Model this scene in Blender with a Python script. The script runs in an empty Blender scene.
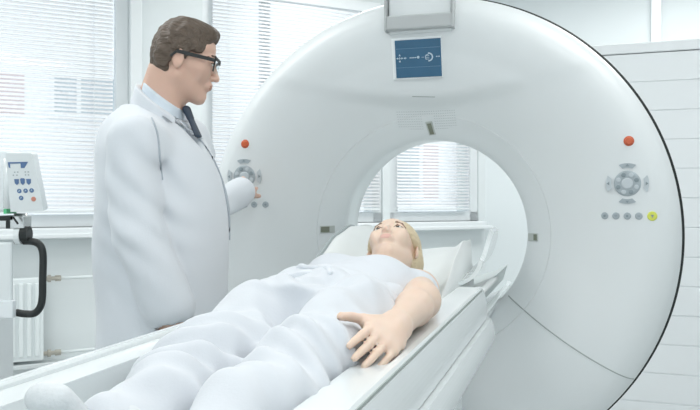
import bpy, bmesh, math, random
import numpy as np
from mathutils import Vector, Matrix
random.seed(4)
C = bpy.context.scene.collection
PI = math.pi
sc = bpy.context.scene

# ---------------------------------------------------------------- materials
def mat(name, col, rough=.5, metal=0., coat=0., bump=0., bscale=60., var=0., vscale=8., trans=0., sss=0., emit=0., spec=.5, sheen=0.):
    m = bpy.data.materials.new(name); m.use_nodes = True
    nt = m.node_tree; b = nt.nodes['Principled BSDF']
    b.inputs['Base Color'].default_value = (*col, 1); b.inputs['Roughness'].default_value = rough
    b.inputs['Metallic'].default_value = metal; b.inputs['Coat Weight'].default_value = coat
    b.inputs['Coat Roughness'].default_value = .22
    b.inputs['Specular IOR Level'].default_value = spec
    b.inputs['Sheen Weight'].default_value = sheen
    if trans: b.inputs['Transmission Weight'].default_value = trans
    if sss:
        b.inputs['Subsurface Weight'].default_value = sss; b.inputs['Subsurface Scale'].default_value = .02
        b.inputs['Subsurface Radius'].default_value = (1, .35, .2)
    if emit:
        b.inputs['Emission Color'].default_value = (*col, 1); b.inputs['Emission Strength'].default_value = emit
    tc = nt.nodes.new('ShaderNodeTexCoord')
    if var:
        n = nt.nodes.new('ShaderNodeTexNoise'); n.inputs['Scale'].default_value = vscale; n.inputs['Detail'].default_value = 4
        nt.links.new(tc.outputs['Object'], n.inputs['Vector'])
        mx = nt.nodes.new('ShaderNodeMix'); mx.data_type = 'RGBA'
        mx.inputs['A'].default_value = (*[c*(1-var) for c in col], 1); mx.inputs['B'].default_value = (*[min(1, c*(1+var)) for c in col], 1)
        nt.links.new(n.outputs['Fac'], mx.inputs['Factor']); nt.links.new(mx.outputs['Result'], b.inputs['Base Color'])
    if bump:
        n = nt.nodes.new('ShaderNodeTexNoise'); n.inputs['Scale'].default_value = bscale; n.inputs['Detail'].default_value = 3
        nt.links.new(tc.outputs['Object'], n.inputs['Vector'])
        bp = nt.nodes.new('ShaderNodeBump'); bp.inputs['Strength'].default_value = bump; bp.inputs['Distance'].default_value = .01
        nt.links.new(n.outputs['Fac'], bp.inputs['Height']); nt.links.new(bp.outputs['Normal'], b.inputs['Normal'])
    return m
M = dict(
 wall=mat('wall_paint', (.70,.745,.755), .7, bump=.03, bscale=200, var=.01),
 wallb=mat('rear_wall_paint', (.70,.75,.765), .6, bump=.02, bscale=150),
 clad=mat('white_cladding', (.84,.87,.885), .35, var=.01),
 ceil=mat('ceiling_paint', (.85,.87,.87), .8),
 floor=mat('vinyl_floor', (.62,.64,.64), .4, var=.06, vscale=30),
 frame=mat('window_frame_white', (.74,.775,.79), .35),
 slat=mat('blind_slat_white', (.92,.93,.95), .45),
 cover=mat('gantry_white_plastic', (.70,.735,.745), .42, coat=.10, var=.006, vscale=3),
 cover2=mat('gantry_gloss_white', (.80,.84,.85), .12, coat=.8),
 tunnel=mat('tunnel_plastic', (.76,.80,.81), .3, coat=.3),
 black=mat('black_rubber', (.012,.016,.016), .45),
 dark=mat('black_metal', (.02,.024,.024), .3, metal=.2),
 seam=mat('seam_grey', (.33,.37,.36), .6),
 key=mat('grey_key', (.36,.41,.44), .35),
 key2=mat('pale_key', (.50,.55,.58), .3),
 keyd=mat('key_symbol', (.23,.28,.30), .4),
 orange=mat('orange_red_button', (.55,.11,.04), .35),
 yellow=mat('yellow_button', (.62,.66,.10), .35),
 olive=mat('laser_window', (.17,.19,.14), .15, coat=.5),
 laserg=mat('laser_bezel', (.45,.48,.46), .3),
 blue=mat('screen_blue', (.035,.12,.215), .25, var=.05, vscale=20),
 blue2=mat('screen_line', (.10,.22,.33), .4),
 ink=mat('screen_symbol', (.48,.60,.68), .4),
 hole=mat('grille_hole', (.42,.46,.47), .6),
 lip=mat('grey_lip', (.43,.455,.46), .35),
 table=mat('table_white', (.72,.76,.77), .25, coat=.4),
 board=mat('table_pad', (.56,.61,.605), .55, bump=.03, bscale=80),
 sheet=mat('pale_sheet', (.68,.71,.71), .7, bump=.05, bscale=30),
 cushd=mat('cushion_edge', (.33,.37,.38), .6),
 rad=mat('radiator_enamel', (.74,.79,.80), .35),
 brass=mat('valve_metal', (.45,.43,.38), .4, metal=.7),
 skirt=mat('skirting', (.62,.66,.67), .5),
 cart=mat('cart_white', (.74,.78,.79), .3, coat=.2),
 chrome=mat('chrome', (.55,.57,.57), .25, metal=.9),
 clear=mat('clear_plastic', (.80,.84,.86), .2, coat=.3),
 pblue=mat('panel_blue', (.10,.18,.34), .5),
 pred=mat('panel_red', (.60,.25,.18), .5),
 pgreen=mat('green_led', (.10,.55,.25), .4),
 skin_m=mat('man_skin', (.64,.42,.33), .5, sss=.12, var=.05, vscale=25, bump=.05, bscale=120),
 skin_w=mat('woman_skin', (.74,.565,.455), .45, sss=.15, var=.03, vscale=20),
 lips_m=mat('man_lips', (.46,.24,.18), .5), lips_w=mat('woman_lips', (.66,.40,.34), .45),
 coat=mat('coat_cotton', (.655,.69,.73), .8, bump=.06, bscale=260, sheen=.2),
 coat2=mat('coat_lapel', (.67,.70,.74), .8, bump=.06, bscale=260, sheen=.2),
 seam_shade=mat('coat_seam_shade', (.42,.46,.51), .8),  # sleeve seam, and painted shade along the coat front and lapel edges
 cotton=mat('white_trousers', (.62,.65,.69), .8, bump=.06, bscale=240, sheen=.2),
 cotton2=mat('white_top', (.65,.68,.725), .8, bump=.05, bscale=240, sheen=.2),
 sock=mat('sock', (.66,.69,.71), .9, bump=.2, bscale=150),
 shirt=mat('pale_blue_shirt', (.64,.71,.78), .7), tie=mat('navy_tie', (.02,.035,.06), .5),
 pants=mat('dark_trousers', (.05,.06,.07), .7), shoe=mat('black_leather', (.02,.02,.02), .3),
 hair_m=mat('brown_hair', (.10,.072,.052), .55, bump=.8, bscale=60, var=.45, vscale=35),
 hair_w=mat('blond_hair', (.64,.53,.36), .45, bump=.3, bscale=60, var=.12, vscale=40),
 brow_m=mat('brown_brow', (.13,.085,.06), .7), brow_w=mat('blond_brow', (.25,.16,.11), .7),
 eye=mat('eye_white', (.80,.80,.78), .2), iris=mat('iris', (.06,.07,.07), .15),
 fac=mat('facade_white', (.80,.82,.84), .8), pink=mat('facade_pink', (.60,.50,.52), .8),
 fwin=mat('facade_glass', (.44,.50,.54), .3), snow=mat('ground_outside', (.70,.72,.74), .9),
)
g = bpy.data.materials.new('window_glass'); g.use_nodes = True; nt = g.node_tree; nt.nodes.clear()
o_ = nt.nodes.new('ShaderNodeOutputMaterial'); mx = nt.nodes.new('ShaderNodeMixShader'); tr = nt.nodes.new('ShaderNodeBsdfTransparent'); gl = nt.nodes.new('ShaderNodeBsdfGlossy')
gl.inputs['Roughness'].default_value = .02; tr.inputs['Color'].default_value = (.95,.97,.97,1); mx.inputs['Fac'].default_value = .06
nt.links.new(tr.outputs[0], mx.inputs[1]); nt.links.new(gl.outputs[0], mx.inputs[2]); nt.links.new(mx.outputs[0], o_.inputs[0]); M['glass'] = g

# hair: streaked along the strands
for nm in ('hair_m', 'hair_w'):
    nt = M[nm].node_tree
    for n in nt.nodes:
        if n.type == 'TEX_NOISE':
            mp = nt.nodes.new('ShaderNodeMapping'); mp.inputs['Scale'].default_value = (.35, 3., 1.6)
            src = n.inputs['Vector'].links[0].from_socket
            nt.links.new(src, mp.inputs['Vector']); nt.links.new(mp.outputs['Vector'], n.inputs['Vector'])

# ---------------------------------------------------------------- mesh helpers
def link(name, me, parent=None):
    o = bpy.data.objects.new(name, me); C.objects.link(o)
    if parent is not None: o.parent = parent
    return o
def obj(name, bm, m, parent=None, smooth=False, loc=None, rot=None):
    bmesh.ops.recalc_face_normals(bm, faces=bm.faces)
    me = bpy.data.meshes.new(name); bm.to_mesh(me); bm.free()
    for mm in (m if isinstance(m, (list, tuple)) else [m]): me.materials.append(mm)
    if smooth:
        for p in me.polygons: p.use_smooth = True
    o = link(name, me, parent)
    if loc is not None: o.location = loc
    if rot is not None: o.rotation_euler = rot
    return o
def empty(name, loc=(0,0,0), rz=0.):
    o = bpy.data.objects.new(name, None); C.objects.link(o); o.location = loc; o.rotation_euler = (0,0,rz); o.empty_display_size = .1
    return o
def tag(o, label, cat, group=None, kind=None):
    o['label'] = label; o['category'] = cat
    if group: o['group'] = group
    if kind: o['kind'] = kind
    return o
def struct(o, label=None, cat=None):
    o['kind'] = 'structure'
    if label: o['label'] = label
    if cat: o['category'] = cat
    return o
def box(bm, x0, x1, y0, y1, z0, z1, T=None, bev=0.):
    vs = [bm.verts.new(Vector(p)) for p in ((x0,y0,z0),(x1,y0,z0),(x1,y1,z0),(x0,y1,z0),(x0,y0,z1),(x1,y0,z1),(x1,y1,z1),(x0,y1,z1))]
    fs = [bm.faces.new([vs[i] for i in f]) for f in ((0,3,2,1),(4,5,6,7),(0,1,5,4),(1,2,6,5),(2,3,7,6),(3,0,4,7))]
    if bev:
        es = list({e for f in fs for e in f.edges})
        r = bmesh.ops.bevel(bm, geom=es, offset=bev, segments=3, affect='EDGES', profile=.5)
        vs = list({v for f in r['faces'] for v in f.verts} | {v for v in vs if v.is_valid})
    if T is not None:
        for v in vs: v.co = T @ v.co
    return vs
def tube(bm, pts, r, n=12, cap=True):
    pts = [Vector(p) for p in pts]; rings = []
    up = None
    for i, p in enumerate(pts):
        d = (pts[min(i+1, len(pts)-1)] - pts[max(i-1, 0)]).normalized()
        if up is None:
            up = d.orthogonal().normalized()
        up = (up - d*up.dot(d)).normalized(); s = d.cross(up)
        rr = r[i] if isinstance(r, (list, tuple)) else r
        rings.append([bm.verts.new(p + (up*math.cos(2*PI*k/n) + s*math.sin(2*PI*k/n))*rr) for k in range(n)])
    for a, b in zip(rings, rings[1:]):
        for k in range(n): bm.faces.new((a[k], a[(k+1)%n], b[(k+1)%n], b[k]))
    if cap: bm.faces.new(rings[0][::-1]); bm.faces.new(rings[-1])
def smooth_path(P, n=6):
    P = [Vector(p) for p in P]; out = []
    for i in range(len(P)-1):
        p0, p1, p2, p3 = P[max(i-1,0)], P[i], P[i+1], P[min(i+2,len(P)-1)]
        for k in range(n):
            t = k/n
            out.append(.5*((2*p1)+(-p0+p2)*t+(2*p0-5*p1+4*p2-p3)*t*t+(-p0+3*p1-3*p2+p3)*t**3))
    out.append(P[-1]); return out
def disc(bm, R, th, n=28, T=None, bev=.25):
    prof = [(0,th),(R*(1-bev),th),(R*(1-bev*.4),th*.88),(R,th*.4),(R,-th)]
    rings = []
    for r, h in prof[1:]:
        rings.append([bm.verts.new((r*math.cos(2*PI*k/n), r*math.sin(2*PI*k/n), h)) for k in range(n)])
    bm.faces.new(rings[0]); bm.faces.new(rings[-1][::-1])
    for a, b in zip(rings, rings[1:]):
        for k in range(n): bm.faces.new((a[k], b[k], b[(k+1)%n], a[(k+1)%n]))
    if T is not None:
        for rg in rings:
            for v in rg: v.co = T @ v.co
def poly_prism(bm, pts, h0, h1, T=None):
    a = [bm.verts.new((x, y, h0)) for x, y in pts]; b = [bm.verts.new((x, y, h1)) for x, y in pts]; n = len(pts)
    bm.faces.new(a[::-1]); bm.faces.new(b)
    for k in range(n): bm.faces.new((a[k], a[(k+1)%n], b[(k+1)%n], b[k]))
    if T is not None:
        for v in a+b: v.co = T @ v.co
NB = bmesh.new

# ================================================================= THE ROOM
W0 = Vector((-1.602, 5.05, 0)); WD = Vector((.888, .46, 0)).normalized(); WN = Vector((WD.y, -WD.x, 0))   # window wall: origin, direction, inward normal
def frame_mat(o, x, y, z=Vector((0,0,1))):
    m = Matrix((( x.x, y.x, z.x, o.x), (x.y, y.y, z.y, o.y), (x.z, y.z, z.z, o.z), (0,0,0,1))); return m
TW = frame_mat(W0, WD, -WN)       # local: x along wall, y outwards, z up
CEIL = 3.05
ZS, ZT = 1.02, 2.76
wins = [(-1.55, .11), (.62, 2.10), (2.17, 3.05)]
bm = NB(); TH = .32
edges = [-2.6]
for a, b in wins: edges += [a, b]
edges.append(3.13)
for i in range(0, len(edges), 2): box(bm, edges[i], edges[i+1], 0, TH, ZS, ZT, TW)
box(bm, -2.6, 3.13, 0, TH, 0, ZS, TW); box(bm, -2.6, 3.13, 0, TH, ZT, CEIL, TW)
struct(obj('wall_left', bm, M['wall']), 'pale window wall with three windows running behind the scanner', 'wall')
CN = W0 + WD*3.12; RD = Vector((.94, -.342, 0)).normalized(); RN = Vector((-.342, -.94, 0)).normalized()
TR = frame_mat(CN, RD, -RN)
bm = NB(); box(bm, 0, 4.6, 0, .2, 0, CEIL, TR)
struct(obj('wall_back', bm, M['wallb']), 'pale grey end wall above the white cladding', 'wall')
B0 = W0 - WD*2.6; E1 = CN + RD*4.6; F1 = Vector((3.6, -2.6, 0)); F0 = Vector((-4.4, -1.6, 0))
def wall_between(name, p, q, lab):
    d = (q-p); L = d.length; d.normalize(); n = Vector((d.y, -d.x, 0))
    bm = NB(); box(bm, 0, L, 0, .15, 0, CEIL, frame_mat(p, d, n)); struct(obj(name, bm, M['wall']), lab, 'wall')
wall_between('wall_right', F1, E1, 'plain pale wall on the right side of the room')
dF = F1-F0; LF = dF.length; dF.normalize(); TFR = frame_mat(F0, dF, Vector((dF.y, -dF.x, 0)))
bm = NB(); fa, fb_ = 1.2, LF-1.0
box(bm, 0, fa, 0, .2, 0, CEIL, TFR); box(bm, fb_, LF, 0, .2, 0, CEIL, TFR); box(bm, fa, fb_, 0, .2, 0, .55, TFR); box(bm, fa, fb_, 0, .2, 2.85, CEIL, TFR)  # opening added behind the camera to let in soft frontal light
struct(obj('wall_front', bm, M['wall']), 'pale wall with a wide unseen window added for frontal light', 'wall')
bm = NB()
for x0, x1, z0, z1 in ((fa, fb_, .55, .62), (fa, fb_, 2.78, 2.85)) + tuple((x-.035, x+.035, .55, 2.85) for x in np.linspace(fa+.035, fb_-.035, 5)): box(bm, x0, x1, .08, .15, z0, z1, TFR)
wf = struct(obj('window_4', bm, M['frame']), 'wide white framed window, unseen, added for frontal fill light', 'window')  # added, out of view: serves only the frontal fill
bm = NB(); box(bm, fa, fb_, .11, .116, .6, 2.8, TFR); obj('window_pane', bm, M['glass'], wf)
wall_between('wall_side', B0, F0, 'plain pale wall on the left side of the room')
for nm, z0, z1, m, lab in (('floor', -.1, 0, 'floor', 'grey vinyl floor'), ('ceiling', CEIL, CEIL+.1, 'ceil', 'white ceiling')):
    bm = NB()
    P = [(p.x, p.y) for p in (F0, F1, E1, CN, B0)]
    P = [(-4.7,-1.9),(3.8,-2.9),(E1.x+.15,E1.y+.1),(CN.x+.1,CN.y+.15),(B0.x-.15,B0.y+.1)]
    poly_prism(bm, P, z0, z1); struct(obj(nm, bm, M[m]), lab, nm)
# cladding panels on the end wall
TC = frame_mat(Vector((1.089, 4.30, 0)), RD, -RN)
bm = NB(); z = 2.00; PI_ = .1585
while z > .02: box(bm, 0, 2.9, -.02, .0, max(z-PI_+.005, 0), z, TC, bev=.003); z -= PI_
box(bm, 0, 2.9, -.014, .06, 0, 2.0, TC); box(bm, -.01, 2.91, -.03, .07, 2.004, 2.06, TC, bev=.006)
struct(obj('trim_1', bm, M['clad']), 'white horizontally boarded partition right of the scanner', 'partition')
bm = NB(); 
def txr(px):   # along end wall
    s = (px-350)/750; return (s*CN.y-CN.x)/(RD.x - s*RD.y)
box(bm, txr(651), txr(661), -.05, 0, 0, CEIL, TR, bev=.004)
struct(obj('trim_2', bm, M['clad']), 'vertical white trim on the wall above the cladding', 'trim')
bm = NB(); box(bm, -2.6, 2.9, -.09, 0, 0, .14, TW, bev=.01); box(bm, -2.6, 2.9, -.13, -.0, .14, .17, TW, bev=.006)
struct(obj('baseboard_left', bm, M['skirt']), 'low pale pipe casing along the window wall', 'baseboard')
bm = NB(); box(bm, .112, .19, -.05, 0, 0, CEIL, TW, bev=.006)
struct(obj('trim_3', bm, M['frame']), 'white vertical trim beside the left window', 'trim')

# windows
for i, (a, b) in enumerate(wins):
    bm = NB(); fw = .085
    y0, y1 = .015, .085
    for (x0, x1, z0, z1) in ((a, a+fw, ZS, ZT), (b-fw, b, ZS, ZT), (a, b, ZS, ZS+fw), (a, b, ZT-.06, ZT)): box(bm, x0, x1, y0, y1, z0, z1, TW, bev=.006)
    e = fw+.01
    if b-a > 1:
        mid = (a+b)/2 - .25; box(bm, mid-.035, mid+.035, y0, y1, ZS, ZT, TW, bev=.005)
    f = obj('window_%d' % (i+1), bm, M['frame'])
    struct(f, ['white framed window at the left behind the doctor\'s back', 'white framed window between the doctor and the scanner', 'white framed window seen through the scanner bore'][i], 'window')
    bm = NB(); box(bm, a+fw, b-fw, .048, .054, ZS+fw, ZT-.06, TW); obj('window_pane', bm, M['glass'], f)
    bm = NB(); box(bm, a-.03 if i == 0 else a-.0, b+.0, -.10 if i < 2 else -.12, .12, ZS-.045, ZS, TW, bev=.01)
    obj('window_sill', bm, M['frame'], f)
# one long ledge under the windows
bm = NB(); box(bm, -2.6, 3.1, -.14, 0, .955, .985, TW, bev=.008)
struct(obj('trim_4', bm, M['frame']), 'white ledge running along the wall under the windows', 'ledge')
# blinds
def blind(a, b, lab):
    r = empty('window_blind', TW @ Vector(((a+b)/2, -.028, ZT-.05))); r.rotation_euler = (0,0,math.atan2(WD.y, WD.x))
    tag(r, lab, 'blind', 'white horizontal slat blinds')
    w = (b-a)/2; zb = 1.118 - (ZT-.05)
    bm = NB(); box(bm, -w, w, -.02, .025, -.03, .05, bev=.004); obj('head_rail', bm, M['frame'], r)
    bm = NB(); box(bm, -w, w, -.012, .012, zb, zb+.016, bev=.003); obj('bottom_rail', bm, M['frame'], r)
    bm = NB(); z = -.045
    while z > zb+.03:
        ang = math.radians(50); hw = .0125; ca, sa = math.cos(ang)*hw, math.sin(ang)*hw
        pr = [(-ca, z-sa*1.0), (0, z+.0022), (ca, z+sa)]
        rows = [[bm.verts.new((x, y, zz)) for x in (-w, w)] for y, zz in pr]
        for p, q in zip(rows, rows[1:]): bm.faces.new((p[0], p[1], q[1], q[0]))
        z -= .0265
    s = obj('slats', bm, M['slat'], r, smooth=True); sm = s.modifiers.new('thick', 'SOLIDIFY'); sm.thickness = .0006
    nc = 3 if b-a > 1 else 2
    for k in range(nc):
        x = -w+.12+(2*w-.24)*k/(nc-1)
        bm = NB()
        for yy in (-.0135, .0135): box(bm, x-.0012, x+.0012, yy-.0008, yy+.0008, zb, 0)
        obj('cord', bm, M['frame'], r)
blind(-1.50, .0, 'white slatted blind over the leftmost window, left of the doctor')
blind(.685, 2.055, 'white slatted blind between the doctor and the scanner rim')
blind(2.215, 2.93, 'white slatted blind seen through the scanner bore above the patient')

# radiator and its pipes
rt = empty('radiator', TW @ Vector((-.62, -.10, 0))); rt.rotation_euler = (0,0,math.atan2(WD.y, WD.x))
tag(rt, 'white ribbed panel radiator under the leftmost window', 'radiator')
bm = NB(); box(bm, -.55, .18, -.03, .03, .19, .71, bev=.008)
x = -.53
while x < .15:
    box(bm, x, x+.028, -.044, -.028, .22, .68, bev=.006); x += .047
obj('radiator_panel', bm, M['rad'], rt)
bm = NB(); box(bm, -.52, .15, .03, .045, .3, .6); box(bm, -.4, -.36, .04, .1, .3, .6); box(bm, .0, .04, .04, .1, .3, .6); obj('wall_bracket', bm, M['rad'], rt)
for z, L in ((.70, .62), (.225, .62)):
    bm = NB(); tube(bm, [(.27, 0, z), (L, 0, z), (L, .07, z)] if z > .5 else [(.27, 0, z), (L, 0, z), (L, .07, z)], .010); obj('pipe', bm, M['rad'], rt, smooth=True)
    v = None
    bm = NB(); tube(bm, [(.17, 0, z), (.205, 0, z)], .014, 10); tube(bm, [(.205, 0, z), (.225, 0, z)], .023, 10); tube(bm, [(.225, 0, z), (.25, 0, z)], .013, 10); tube(bm, [(.25, 0, z), (.285, 0, z)], .019, 10); tube(bm, [(.215, 0, z), (.215, -.035, z)], .012, 10)
    obj('valve', bm, M['brass'], rt, smooth=False)

# ================================================================= OUTSIDE
TF = frame_mat(W0 + WD*0 - WN*27, WD, -WN)
fb = empty('building', TF @ Vector((0,0,0))); fb.rotation_euler = (0,0,math.atan2(WD.y, WD.x)); tag(fb, 'pale building with rows of windows seen through the blinds', 'building')
bm = NB(); box(bm, -35, 60, 0, 8, -4, 13); obj('wall', bm, M['fac'], fb)
bm = NB(); box(bm, -35.3, 60.3, -.35, 8.3, 13, 13.5); obj('roof_edge', bm, M['fac'], fb)
x = -17.2; k = 0
while x < 40:
    for z, hh_ in ([(4.7, 1.5)] if x < 6 else ([(1.5, 2.5)] if x > 12 else [])):
        bm = NB(); box(bm, x, x+2.6, -.05, .3, z, z+hh_); w_ = obj('window', bm, M['fwin'], fb)
        bm = NB(); box(bm, x+.85, x+1.02, -.1, 0, z, z+hh_); box(bm, x-.12, x, -.12, 0, z-.1, z+hh_); box(bm, x+2.6, x+2.72, -.12, 0, z-.1, z+hh_); box(bm, x-.12, x+2.72, -.12, 0, z+hh_, z+hh_+.12); box(bm, x-.2, x+2.8, -.2, 0, z-.2, z)
        obj('window_frame', bm, M['fac'], w_)
        bm = NB(); box(bm, x+2.9, x+3.8, -.04, .1, z-.2, z+hh_); obj('pink_panel', bm, M['pink'], fb)
    x += 4.9; k += 1
bm = NB(); box(bm, -45, 70, -26.2, 0, -4.2, -4); gr = obj('ground', bm, M['snow']); gr.matrix_world = TF; struct(gr, 'pale ground outside the windows', 'ground')

# ================================================================= THE SCANNER
YAW = .292; SG = .86
U = Vector((math.cos(YAW), -math.sin(YAW), 0)); A = Vector((math.sin(YAW), math.cos(YAW), 0))
GC = Vector((.282, 2.743, 0)); ZC = 1.077
gan = empty('ct_scanner', GC, -YAW)
tag(gan, 'large white ring-shaped CT scanner gantry with a round bore and blue display', 'medical scanner')
# profile (radius, depth) in units of the rim radius
PF = [(.415,.20),(.411,.17),(.408,.15),(.410,.135),(.418,.120),(.430,.105),(.445,.090),(.47,.068),(.505,.036),(.510,.0335),(.56,-.005),(.62,-.045),(.68,-.078),(.74,-.102),(.80,-.118),(.86,-.126),(.905,-.124),(.935,-.114),(.958,-.098),(.975,-.078),(.988,-.052),(.996,-.022),(1.0,.01),(1.0,.045)]
def prof_off(r):
    for (r0, o0), (r1, o1) in zip(PF[2:], PF[3:]):
        if r0 <= r <= r1: return o0 + (o1-o0)*(r-r0)/(r1-r0+1e-9)
    return PF[-2][1]
def sst(x): x = max(0., min(1., x)); return x*x*(3-2*x)
def crease(r, ph):   # the flatter upper plate above a shallow arc
    x, z = r*math.cos(ph), r*math.sin(ph)
    zc = .525 + .20*abs(x)**1.6
    w = sst((z-zc)/.06) * sst((1.0-r)/.12)
    flat = -.105
    o = prof_off(r)
    return w*(min(0., (flat-o)*.42) - .005)
def rev(bm, prof, n, fn=None, close=False):
    rings = []
    for r, o in prof:
        rg = []
        for k in range(n):
            ph = 2*PI*k/n; oo = o + (fn(r, ph) if fn else 0)
            rg.append(bm.verts.new((r*SG*math.cos(ph), oo*SG, ZC + r*SG*math.sin(ph))))
        rings.append(rg)
    for a, b in zip(rings, rings[1:]):
        for k in range(n): bm.faces.new((a[k], a[(k+1)%n], b[(k+1)%n], b[k]))
    return rings
def densify(prof, step=.012):
    out = [prof[0]]
    for (a, b), (c, d) in zip(prof, prof[1:]):
        m = max(1, int(math.hypot(c-a, d-b)/step))
        for k in range(1, m+1): out.append((a+(c-a)*k/m, b+(d-b)*k/m))
    return out
def catmull2(P, n=5):
    return [(v.x, v.y) for v in smooth_path([(a, b, 0) for a, b in P], n)]
bm = NB(); rev(bm, catmull2(PF, 4), 256, crease); obj('front_cover', bm, M['cover'], gan, smooth=True)
bm = NB(); rev(bm, [(.415,.20),(.417,.30),(.42,.385),(.44,.43),(.50,.50),(.60,.545)], 128); tn = obj('bore_tunnel', bm, M['tunnel'], gan, smooth=True)
bm = NB(); rev(bm, [(.60,.545),(.80,.56),(.93,.55),(.965,.52),(.975,.46),(.975,.06)], 128); obj('rear_housing', bm, M['cover'], gan, smooth=True)
bm = NB(); rev(bm, [(.97,.03),(1.0,.03),(1.0135,.035),(1.0145,.06),(1.0,.065),(.97,.065)], 192); obj('rim_seal', bm, M['black'], gan, smooth=False)
bm = NB(); box(bm, -.62, .62, .0, .44, 0, .42, bev=.03); box(bm, -.75, .75, -.02, .46, 0, .10, bev=.02); obj('base', bm, M['cover'], gan)
def gsurf(x, z, lift=0.):   # point on the front cover (local metres), with frame (right, up, out)
    def P(xx, zz):
        r = math.hypot(xx, zz)/SG; ph = math.atan2(zz, xx)
        return Vector((xx, (prof_off(r)+crease(r, ph))*SG, ZC+zz))
    e = .01
    p = P(x, z); dx = (P(x+e, z)-P(x-e, z)).normalized(); dz = (P(x, z+e)-P(x, z-e)).normalized()
    n = dx.cross(dz).normalized()
    if n.y > 0: n = -n
    r_ = Vector((1,0,0)); r_ = (r_-n*r_.dot(n)).normalized(); u_ = r_.cross(n)
    if u_.z < 0: u_ = -u_
    m = frame_mat(p + n*lift, r_, u_, n); return m
# radial seams
for sgn in (1, -1):
    pts = []
    for k in range(40):
        r = (.425 + (.985-.425)*k/39)*SG; ph = math.radians(-36.3 + 5*(k/39-.5))
        pts.append(gsurf(sgn*r*math.cos(ph), r*math.sin(ph), .0002) @ Vector((0,0,0)))
    bm = NB(); tube(bm, pts, .0022, 6); obj('panel_seam', bm, M['seam'], gan)
def control_panel(x0, zr, zp, zw, right):
    bm = NB(); disc(bm, .0165, .002, 24, gsurf(x0+.004, zr, .0005)); disc(bm, .013, .008, 24, gsurf(x0+.004, zr, .001)); 
    obj('stop_button', bm, M['orange'], gan, smooth=False)['label'] = 'round orange-red button'
    bm = NB(); disc(bm, .042, .004, 36, gsurf(x0, zp)); pd = obj('control_pad', bm, M['key'], gan)
    T = gsurf(x0, zp, .004)
    bm = NB(); disc(bm, .018, .003, 24, T); obj('pad_button', bm, M['key2'], pd)
    for k in range(8):
        a = 2*PI*(k+.5)/8; bm = NB(); disc(bm, .0075, .0022, 12, T @ Matrix.Translation((.030*math.cos(a), .030*math.sin(a), 0))); obj('pad_button', bm, M['key2'] if k % 2 else M['keyd'], pd)
    for k in range(4):
        a = PI/2*k; pts = []
        r0, r1, w0, w1 = .050, .070, .30, .42
        for j in range(9): t = -w0+2*w0*j/8; pts.append((r0*1.02*math.cos(a+t), r0*1.02*math.sin(a+t)))
        for j in range(9): t = w1-2*w1*j/8; rr = r1-.004*abs(math.cos(0)) ; pts.append((rr*math.cos(a+t), rr*math.sin(a+t)))
        bm = NB(); poly_prism(bm, pts, -.002, .004, gsurf(x0, zp)); 
        # symbol
        kk = obj('arrow_key', bm, M['key2'] if k in (0, 2) else M['key'], gan)
        Ts = gsurf(x0, zp, .0045) @ Matrix.Rotation(a, 4, 'Z')
        bm = NB(); poly_prism(bm, [(.056,-.006),(.064,0),(.056,.006)], -.001, .0008, Ts); obj('arrow_mark', bm, M['keyd'], kk)
    for k in range(5):
        x = x0+.0 + (k-2)*.0345 + (.006 if k == 4 else 0); big = (k == 4 and right)
        bm = NB(); disc(bm, .0155 if big else .0118, .004, 24, gsurf(x, zw))
        b_ = obj('round_button', bm, M['yellow'] if big else M['key'], gan)
        if big: b_['label'] = 'yellow round button'
        Ts = gsurf(x, zw, .0042); bm = NB()
        if big: poly_prism(bm, [(-.005,.004),(0,-.006),(.005,.004)], -.001, .0008, Ts)
        elif k % 2: box(bm, -.004, .004, -.0012, .0012, -.001, .0008, Ts)
        else: disc(bm, .004, .0008, 12, Ts)
        obj('button_mark', bm, M['keyd'], b_)
control_panel(.682, .315, .177, .071, True)
control_panel(-.680, .335, .212, .106, False)
# laser windows beside and above the bore
for (x, z, w, h, rot) in ((-.404, .009, .062, .028, 0), (.373, -.012, .05, .028, 0), (.0, .392, .026, .062, .12)):
    T = gsurf(x, z, .0) @ Matrix.Rotation(rot, 4, 'Z')
    bm = NB(); box(bm, -w/2, w/2, -h/2, h/2, -.004, .003, T, bev=.001); lw = obj('laser_window', bm, M['laserg'], gan)
    bm = NB()
    if w > h: box(bm, -w*.46, w*.12, -h*.38, h*.38, .001, .0042, T) if x < 0 else box(bm, w*.12, w*.46, -h*.38, h*.38, .001, .0042, T)
    else: box(bm, -w*.30, w*.30, -h*.42, h*.38, .001, .0042, T)
    obj('laser_glass', bm, M['olive'], lw)
# microphone grille above the bore
bm = NB()
for i in range(26):
    for j in range(8):
        x = -.110+i*.0085; z = .390+j*.0085
        if abs(x-.0) < .024 and z < .44: continue
        if (x > .07 or x < -.075) and (j < 1): continue
        disc(bm, .0022, .0007, 6, gsurf(x-.005, z))
obj('speaker_grille', bm, M['hole'], gan)
bm = NB(); tube(bm, [gsurf(-.045+.0075*k, .497-.0004*k, .0) @ Vector((0,0,0)) for k in range(12)], .0016, 6); obj('cover_slot', bm, M['seam'], gan)
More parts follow.
